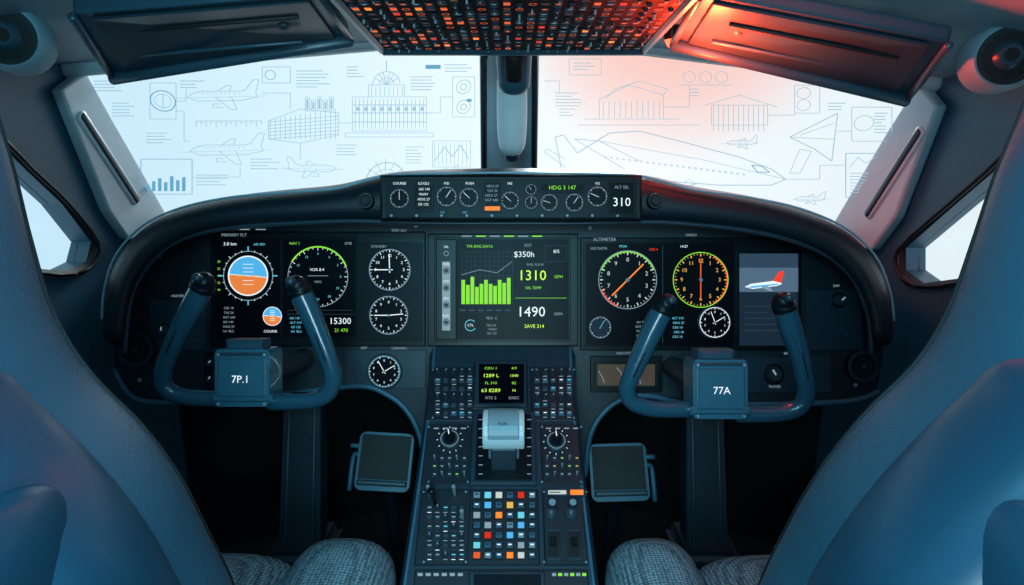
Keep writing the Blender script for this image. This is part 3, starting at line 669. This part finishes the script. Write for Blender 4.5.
m.box(470, 574, 545, 592, .004, .016, 'knob'); m.rect(474, 577, 541, 589, .0165, 'screen2')
for i in range(6): m.rect(418+i*8, 574, 423+i*8, 577, .0055, 'grey'); m.rect(552+i*6, 574, 556+i*6, 577, .0055, random.choice(['grey', 'green']))
m.build('pedestal_controls', cpd)
tl = PS.uv(504, 455)
th = MB(PS, 1.0, lambda a, b: (tl[0]+a, tl[1]+b))
def arm(u0, u1, prof, mm):
    n = len(prof); v2 = [(u0, v, hh) for v, hh in prof]+[(u1, v, hh) for v, hh in prof]
    v2 = [(tl[0]+a, tl[1]+b, c) for a, b, c in v2]
    th.add(v2, [list(range(n)), [n+i for i in range(n)][::-1]]+[[i, n+i, n+(i+1) % n, (i+1) % n] for i in range(n)], mm, False)
arm(-.032, -.026, [(-.02, .01), (.03, .01), (.035, .085), (.0, .09)], 'knob_lt'); arm(.026, .032, [(-.02, .01), (.03, .01), (.035, .085), (.0, .09)], 'knob_lt')
arm(-.026, .026, [(-.045, .01), (.03, .01), (.028, .08), (-.030, .075)], 'knob')
cyl = []
for i in range(17):
    a = math.radians(-115+215*i/16); cyl.append((.012+math.sin(a)*.042*-1, .085+math.cos(a)*.040))
arm(-.042, .042, cyl, 'silver')
arm(-.032, .032, [(p[0]*1.02, p[1]+.002) for p in cyl[3:14]], 'knob_lt')
th.text('FUEL', 0, 0, .007, .128, 'navy')
tho = th.build('throttle_lever')
bv = tho.modifiers.new('b', 'BEVEL'); bv.width = .003; bv.segments = 2; bv.limit_method = 'ANGLE'
fl = PS.uv(436, 507); fo = tube('flap_lever', [PS.w(fl[0], fl[1], 0.004), PS.w(fl[0]-.004, fl[1]+.008, .03), PS.w(fl[0]-.006, fl[1]+.012, .05)], [.004, .004, .008], 'bezel', k=3)
# ================================================================== control yokes
def yoke(lp, rp, hub, name, label, d=1.22):
    x0, y0, x1, y1 = hub
    D = .00197
    F = Frame(pt((x0+x1)/2, (y0+y1)/2, d), RX, UP)
    root = slab(name, [F.w(u*D, v*D, .03) for u, v in rrect(-(x1-x0)/2, -(y1-y0)/2, (x1-x0)/2, (y1-y0)/2, 5)], .07, F.n, 'yoke_hub', bevel=.006)
    q = MB(F, D, lambda a, b: (a*D, -b*D)); hh = (y1-y0)/2; ww = (x1-x0)/2
    q.box(-ww+7, -hh-9, ww-10, -hh+3, -.03, .02, 'visor'); q.box(-ww+4, -hh+9, ww-4, hh-10, .028, .036, 'yoke_hub'); q.box(-ww-3, hh-12, ww+3, hh-4, .0, .034, 'yoke_hub'); q.box(-ww+2, -hh+3, ww-2, -hh+6, .028, .033, 'knob')
    q.text(label, 0, 1, 7.5, .0368, 'white')
    for a in (-1, 1): q.cyl(a*(ww-4), -hh+5, 1.6, .03, .034, 'knob_lt', n=10); q.cyl(a*(ww-4), hh-3, 1.4, .03, .034, 'knob_lt', n=10)
    q.build('hub_cover', root)
    for P in (lp, rp):
        n = len(P); pts = [pt(x, y, d-.05*(1-i/(n-1))+.005) for i, (x, y) in enumerate(P)]
        rr = [.0205, .0215, .0195, .0175, .0168, .0165, .0165, .017][:n]
        tube('horn', pts, rr, 'yoke', root, n=18, k=6)
        top = pts[0]; dr = (pts[0]-pts[1]).normalized()
        tube('grip_cap', [top-dr*.002, top+dr*.012, top+dr*.024+Vector((0, -.008, 0))], [.022, .0225, .017], 'bezel', root, k=4)
        tube('trim_switch', [top+dr*.018+Vector((0, -.012, .004)), top+dr*.022+Vector((0, -.034, .010))], [.007, .008], 'knob', root, k=2)
        tube('trigger', [pts[1]+Vector((0, .012, 0)), pts[1]+Vector((0, .034, .01))], [.007, .006], 'bezel', root, k=2)
        s = pts[2]; t = pts[3]; tube('grip_seam', [s+Vector((0, -.019, 0)), t+Vector((0, -.0172, 0))], .0018, 'seam', root, k=2, n=6)
    c = F.w(0, 0, -.03)
    tube('shaft', [c, c+FW*(1.545-d-.03)], .026, 'knob', root, k=2)
    return root
yk = yoke([(201, 289), (194, 304), (181, 328), (170, 352), (163, 374), (168, 390), (188, 397), (226, 399)],
     [(301, 293), (308, 308), (318, 332), (328, 358), (333, 378), (327, 394), (308, 401), (270, 402)], (222, 348, 275, 404), 'control_yoke', '7P.1')
yk2 = yoke([(662, 311), (654, 326), (643, 350), (632, 374), (627, 390), (634, 403), (656, 409), (694, 409)],
     [(785, 309), (790, 326), (798, 350), (804, 376), (806, 394), (798, 408), (775, 414), (738, 414)], (689, 358, 742, 416), 'control_yoke', '77A')
def column(px, name):
    a = pt(px, 400, 1.47); b = pt(px, 545, 1.47)
    o = slab(name, [a+Vector((-.045, 0, 0)), a+Vector((.045, 0, 0)), b+Vector((.05, -.02, 0)), b+Vector((-.05, -.02, 0))], .06, Vector((0, -1, 0)), 'panel', bevel=.008)
    bz = b.z
    bbox('boot', Vector((b.x, b.y+.02, bz/2+.01)), (.15, .16, bz+.0), 'panel', o, .02)
    tube('column_rib', [a+Vector((-.03, -.004, -.02)), b+Vector((-.032, -.024, 0))], .004, 'panel_lt', o, k=2, n=8)
    tube('column_rib', [a+Vector((.03, -.004, -.02)), b+Vector((.032, -.024, 0))], .004, 'panel_lt', o, k=2, n=8)
column(302, 'control_column'); column(705, 'control_column')
# ================================================================== rudder pedals
def pedal(x0, y0, x1, y1, skew, side):
    d = 1.56; F = Frame(pt((x0+x1)/2, (y0+y1)/2, d), Vector((1, 0, skew)), UP+FW*.35)
    s = d/FPX; w = (x1-x0)/2*s; hgt = (y1-y0)/2*s
    o = slab('rudder_pedal', [F.w(u, v, 0) for u, v in rrect(-w, -hgt, w, hgt, .018)], .02, F.n, 'key', bevel=.004)
    q = MB(F, s, lambda a, b: (a*s, -b*s)); W = w/s; H = hgt/s
    q.box(-W+3, -H+3, W-3, H-11, .0005, .003, 'black'); q.box(-W+3, H-10, W-3, H-5, .0, .012, 'knob')
    q.build('tread', o)
    e = side*w
    tube('hinge_arm', [F.w(e, hgt*.2, -.005), F.w(e+side*.012, hgt*.1, -.01), F.w(e+side*.014, -hgt, -.02)], .006, 'key', o, k=3)
    tube('hinge_pin', [F.w(e, hgt*.5, -.01), F.w(e+side*.02, hgt*.5, -.01)], .006, 'key', o, k=2)
    tube('support_arm', [F.w(0, -hgt*.5, -.02), F.w(0, -hgt*.9, -.12), Vector((F.o.x, F.o.y+.2, .01))], .018, 'panel', o, k=4)
pedal(357, 433, 412, 490, -.06, -1); pedal(590, 444, 648, 500, .03, 1)
# ================================================================== seats
def seat(sgn, sil, xc, cush, name):
    ed = [pt(*s) for s in sil]
    S = []
    n = len(ed)
    for i, e in enumerate(ed):
        ry = .075+.05*min(1, max(0, (i-2)/3))
        rx = abs(e.x-xc); S.append((xc, e.y-ry*.55, e.z, rx, ry))
    top = S[0]; S = [(xc, top[1]-.0, top[2]+.15, top[3]*.35, .03), (xc, top[1], top[2]+.145, top[3]*.7, .05), (xc, top[1], top[2]+.11, top[3]*.93, .068)]+S
    lb = S[-1]; S += [(xc, lb[1]+.03, lb[2]-.12, lb[3], lb[4]), (xc, lb[1]+.04, .42, lb[3]*.95, lb[4]), (xc, lb[1]+.04, .38, lb[3]*.8, lb[4]*.8)]
    root = loft(name, S, 'seat', e=3.0)
    k = 8; sh = [(xc, s[1]-.045, s[2], s[3]*1.0+.006, s[4]*.80) for s in S[k:]]
    f = sh[0]; sh = [(xc, f[1]+.0, f[2]+.045, f[3]*.84, f[4]*.6), (xc, f[1]-.0, f[2]+.03, f[3]*.93, f[4]*.85)]+sh
    loft('rear_shell', sh, 'seat_shell', root, e=3.0)
    SS = smooth_path([list(s) for s in S], 4)
    def surf(s, ang, off=0):
        g = math.radians(ang); return Vector((xc+sgn*(s[3]+off)*sel(math.cos(g), 3.0), s[1]+(s[4]+off)*sel(math.sin(g), 3.0), s[2]))
    tube('seam_front', [surf(s, 22, .0002) for s in SS[10:54]], .0017, 'seam', root, k=1, n=8)
    hx = pt(*cush['hinge'])
    me = bmesh.new(); bmesh.ops.create_uvsphere(me, u_segments=32, v_segments=16, radius=1)
    bmesh.ops.transform(me, matrix=Matrix.Translation(hx) @ Matrix.Diagonal((.022, .07, .055, 1)), verts=me.verts)
    mm = bpy.data.meshes.new('recline_hinge_cover'); me.to_mesh(mm); me.free(); mm.materials.append(MATS['seat_shell'])
    for p in mm.polygons: p.use_smooth = True
    ho = bpy.data.objects.new('recline_hinge_cover', mm); sc.collection.objects.link(ho); ho.parent = root
    bx0, bx1, bt = cush['bolster']; mx0, mx1, mt = cush['main']
    def pad(nm, a, b, topz, y0, y1, th):
        w = (b-a)/2; c = (a+b)/2
        hgt = th
        vs = []; fs = []; N = 36; ys = [y0, y0+.01, y0+.05, (y0+y1)/2, y1-.12, y1-.06, y1-.025, y1-.006, y1]; sc_ = [.5, .8, 1, 1, 1, .97, .88, .65, .3]
        for y, s in zip(ys, sc_):
            for j in range(N):
                g = 2*math.pi*j/N; vs.append((c+w*(.55+.45*s)*sel(math.cos(g), 2.6), y, topz-hgt/2-(1-s)*hgt*.12+hgt/2*s*sel(math.sin(g), 2.6)))
        for i in range(len(ys)-1):
            for j in range(N): fs.append([i*N+j, (i+1)*N+j, (i+1)*N+(j+1) % N, i*N+(j+1) % N])
        fs.append(list(range(N))); fs.append([(len(ys)-1)*N+j for j in range(N)][::-1])
        return mkobj(nm, vs, fs, ['fabric'], None, True, root)
    fy = pt(300, 560, 1.2).y
    pad('thigh_bolster', bx0, bx1, bt, .55, fy+.0, .2)
    pad('seat_pad', mx0, mx1, mt, .55, fy+.0, .18)
    pad('thigh_bolster_outer', 2*((mx0+mx1)/2)-bx1, 2*((mx0+mx1)/2)-bx0, bt, .55, fy, .2)
    bbox('seat_frame', Vector((xc, .82, .34)), (.46, .62, .16), 'seat_shell', root, .02)
    bbox('pedestal_mount', Vector((xc, .82, .14)), (.30, .45, .28), 'panel', root, .02)
    return root
silL = [(-8, 60, .48), (10, 110, .48), (30, 175, .48), (47, 240, .485), (70, 310, .49), (108, 370, .50), (163, 425, .515), (200, 475, .53), (228, 530, .55), (256, 590, .57), (275, 680, .59)]
silR = [(1028, 60, .48), (1008, 110, .48), (980, 175, .48), (957, 240, .485), (930, 310, .49), (896, 362, .50), (842, 415, .515), (798, 470, .53), (766, 525, .55), (736, 590, .57), (718, 680, .59)]
seat(1, silL, -.585, dict(hinge=(0, 590, .36), bolster=(pt(300, 560, 1.2).x, pt(401, 560, 1.2).x, pt(350, 534, 1.15).z), main=(pt(145, 560, 1.2).x, pt(312, 560, 1.2).x, pt(280, 552, 1.15).z)), 'pilot_seat')
seat(-1, silR, .575, dict(hinge=(1016, 590, .36), bolster=(pt(601, 560, 1.2).x, pt(690, 560, 1.2).x, pt(640, 534, 1.15).z), main=(pt(682, 560, 1.2).x, pt(850, 560, 1.2).x, pt(710, 554, 1.15).z)), 'pilot_seat')
# ================================================================== overhead
OH0 = pt(513, 50, 1.46)
OF = Frame(OH0, (1, 0, 0), (0, -1, .05))
ohw = .305
oh = MB(OF, 1.0, lambda a, b: (a, b))
oh.box(-ohw, 0, ohw, .85, -.05, 0.0, 'oh_base')
oh.box(-ohw-.008, -.012, ohw+.008, .012, -.05, .012, 'visor'); oh.box(-ohw-.012, 0, -ohw+.008, .85, -.05, .010, 'visor'); oh.box(ohw-.008, 0, ohw+.012, .85, -.05, .010, 'visor')
oho = oh.build('overhead_panel')
q = MB(OF, .001, lambda a, b: (a, b))
for cx in (-.20, -.0, .20):
    for r in range(4):
        q.box(cx-.096, .018+r*.2, cx+.096, .212+r*.2, 0, .004, 'oh_base')
v = .035
while v < .80:
    for i in range(26):
        u = -.285+i*.0228
        t = random.random()
        if t < .28: q.cyl(u, v, 5.5, .003, .010, 'oh_knob', 4.5, n=12); q.ray(u, v, 90, 0, .005, 2, .0105, 'grey')
        elif t < .42: q.cyl(u, v, 4, .003, .006, 'oh_knob', n=8); q.cyl(u, v, 1.8, .005, .013, 'knob_lt', 2.2, n=8)
        elif t < .58: q.box(u-.006, v-.007, u+.006, v+.007, .003, .005, random.choice(['oh_orange', 'oh_orange', 'oh_red', 'oh_dim', 'orange']))
        elif t < .90: q.box(u-.008, v-.007, u+.008, v+.007, .003, .005, 'oh_knob'); q.rect(u-.004, v-.003, u+.004, v+.003, .0053, random.choice(['oh_orange', 'oh_blue', 'oh_blue', 'oh_dim']))
        else: q.ring(u, v, 5.5, 7, .005, 'oh_orange', n=16); q.disk(u, v, 3, .005, 'oh_knob')
        if random.random() < .5: q.rect(u-.007, v+.013, u+.007, v+.0145, .0045, random.choice(['oh_blue', 'dgrey', 'oh_blue']))
    v += .031
q.build('overhead_switches', oho)
# ================================================================== sun visors
def visor(c, name):
    TLc, TRc, BRc, BLc = [pt(*p) for p in c]
    n = (TRc-TLc).cross(BLc-TLc).normalized()
    if n.z > 0: n = -n
    o = slab(name, [TLc, TRc, BRc, BLc], .03, n, 'visor', bevel=.008)
    ce = (TLc+TRc+BRc+BLc)/4
    ins = [ce+(p-ce)*.88+n*.003 for p in (TLc, TRc, BRc, BLc)]
    slab('visor_panel', [p+n*.004 for p in ins], .006, n, 'visor_face', o, bevel=.002)
    tube('front_lip', [BLc+n*.010, BRc+n*.010], .014, 'visor', o, k=3, n=12, flat=.8)
    tube('side_rail', [TLc+n*.006, BLc+n*.006], .008, 'visor', o, k=2, n=10); tube('side_rail', [TRc+n*.006, BRc+n*.006], .008, 'visor', o, k=2, n=10)
    a = ce+(TLc-BLc)*.18
    tube('visor_slot', [a-(TRc-TLc)*.36+n*.006, a+(TRc-TLc)*.36+n*.006], .005, 'black', o, k=2, n=8, flat=.5)
    tube('visor_ridge', [ce-(TRc-TLc)*.38-(TLc-BLc)*.22+n*.008, ce+(TRc-TLc)*.38-(TLc-BLc)*.22+n*.008], .004, 'visor', o, k=2, n=8)
    for s in (-.3, .3):
        tube('hinge_stay', [ce+(TRc-TLc)*s-n*.0, ce+(TRc-TLc)*s-n*.10], .012, 'knob', o, k=2, n=10)
visor([(72, 14, 1.10), (322, -6, 1.12), (350, 36, 1.36), (112, 74, 1.34)], 'sun_visor')
visor([(700, -6, 1.12), (950, 42, 1.10), (908, 96, 1.34), (674, 40, 1.36)], 'sun_visor')
def gasper(px, py, d, sx):
    c = pt(px, py, d); nrm = (Vector((-.2*sx, -.6, -.5))).normalized()
    F = Frame(c, nrm.cross(Vector((0, 0, 1))).normalized()*-1, Vector((0, 0, 1)))
    if F.n.dot(nrm) < 0: F = Frame(c, -F.x, Vector((0, 0, 1)))
    q = MB(F, 1.0, lambda a, b: (a, b))
    q.cyl(0, 0, .062, -.06, .004, 'ceil', .06, n=36); q.ring(0, 0, .042, .05, .006, 'seal'); q.disk(0, 0, .042, .005, 'black'); q.cyl(0, 0, .026, .004, .016, 'visor', .02, n=24); q.disk(0, 0, .012, .0165, 'black')
    q.build('air_vent')
gasper(6, 36, 1.12, -1); gasper(1008, 56, 1.12, 1)
wl = pt(672, 40, 1.42)
bk = MB(Frame(wl, (1, 0, 0), (0, -1, 0)), 1.0, lambda a, b: (a, b)); bk.cyl(0, 0, .02, -.03, .0, 'bezel'); bk.cyl(0, 0, .016, 0, .014, 'lampred', .010)
bk.build('warning_lamp')
# ================================================================== lights
def area(name, loc, target, size, power, col, sy=None):
    l = bpy.data.lights.new(name, 'AREA'); l.energy = power; l.color = col; l.size = size
    if sy: l.shape = 'RECTANGLE'; l.size_y = sy
    o = bpy.data.objects.new(name, l); sc.collection.objects.link(o); o.location = loc
    o.rotation_euler = (Vector(target)-Vector(loc)).to_track_quat('-Z', 'Y').to_euler(); return o
area('cabin_fill', (-.05, -.5, 1.58), (-.03, 1.2, .85), .35, 11, (.27, .82, 1), .3)  # unseen fill added behind the camera to lift the interior
area('overhead_fill', (-.28, .22, 1.62), (-.36, .8, .3), .2, 2.0, (.24, .82, 1), .2)  # pair of unseen blue fills added above the seats, no fixtures
area('overhead_fill', (.28, .22, 1.62), (.36, .8, .3), .2, 1.5, (.30, .80, 1), .2)
area('ceiling_fill', (0, -.35, 1.05), (0, 1.3, 1.75), .7, 9, (.55, .90, 1), .3)  # unseen uplight added to brighten ceiling, post and pillars
def redspot(p, d, e, ang):
    rs = bpy.data.lights.new('beacon_glow', 'SPOT'); rs.energy = e; rs.color = (1, .045, .012); rs.spot_size = math.radians(ang); rs.spot_blend = .9; rs.shadow_soft_size = .04
    ro = bpy.data.objects.new('beacon_glow', rs); sc.collection.objects.link(ro); ro.location = p; ro.rotation_euler = Vector(d).to_track_quat('-Z', 'Y').to_euler()
redspot(pt(696, 90, 1.28), (.25, -.30, .9), 62, 165)
redspot(pt(690, 60, 1.40), (.35, .30, -.75), 10, 120)
sun = bpy.data.lights.new('sun', 'SUN'); sun.energy = 3.6; sun.angle = .2; sun.color = (.86, .97, 1)
so = bpy.data.objects.new('sun', sun); sc.collection.objects.link(so); so.rotation_euler = Vector((-.12, -1, -.44)).to_track_quat('-Z', 'Y').to_euler()
w = bpy.data.worlds.new('sky'); sc.world = w; w.use_nodes = True; nt = w.node_tree
bg = nt.nodes['Background']; tc = nt.nodes.new('ShaderNodeTexCoord'); sp = nt.nodes.new('ShaderNodeSeparateXYZ')
nt.links.new(tc.outputs['Generated'], sp.inputs[0])
cr = nt.nodes.new('ShaderNodeValToRGB'); mr = nt.nodes.new('ShaderNodeMapRange'); mr.inputs['From Min'].default_value = -.8; mr.inputs['From Max'].default_value = .8
nt.links.new(sp.outputs['X'], mr.inputs['Value']); nt.links.new(mr.outputs['Result'], cr.inputs['Fac'])
e = cr.color_ramp.elements; e[0].position = 0.0; e[0].color = (*lin((180, 218, 236)), 1); e[1].position = 1; e[1].color = (*lin((216, 226, 232)), 1)
x = e.new(.42); x.color = (*lin((234, 246, 250)), 1); x = e.new(.6); x.color = (*lin((252, 252, 251)), 1)
# red glow over the right windshield, painted into the sky colour
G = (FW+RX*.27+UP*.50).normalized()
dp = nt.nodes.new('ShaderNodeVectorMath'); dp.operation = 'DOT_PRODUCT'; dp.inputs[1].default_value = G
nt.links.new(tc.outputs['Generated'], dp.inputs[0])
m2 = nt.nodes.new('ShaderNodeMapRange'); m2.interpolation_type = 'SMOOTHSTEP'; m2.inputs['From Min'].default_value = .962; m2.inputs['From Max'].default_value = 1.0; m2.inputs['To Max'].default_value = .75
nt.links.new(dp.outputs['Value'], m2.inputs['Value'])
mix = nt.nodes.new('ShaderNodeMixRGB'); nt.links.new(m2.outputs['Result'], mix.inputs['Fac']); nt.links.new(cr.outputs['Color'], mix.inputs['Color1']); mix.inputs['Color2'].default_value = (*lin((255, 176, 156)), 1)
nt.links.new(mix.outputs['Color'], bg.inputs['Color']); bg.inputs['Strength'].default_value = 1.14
# ================================================================== camera
cd = bpy.data.cameras.new('camera'); cd.sensor_width = 36; cd.lens = FPX/1024*36; cd.clip_start = .02
co = bpy.data.objects.new('camera', cd); sc.collection.objects.link(co); co.location = CAM; co.rotation_euler = (math.radians(90)-TH, 0, 0)
sc.camera = co
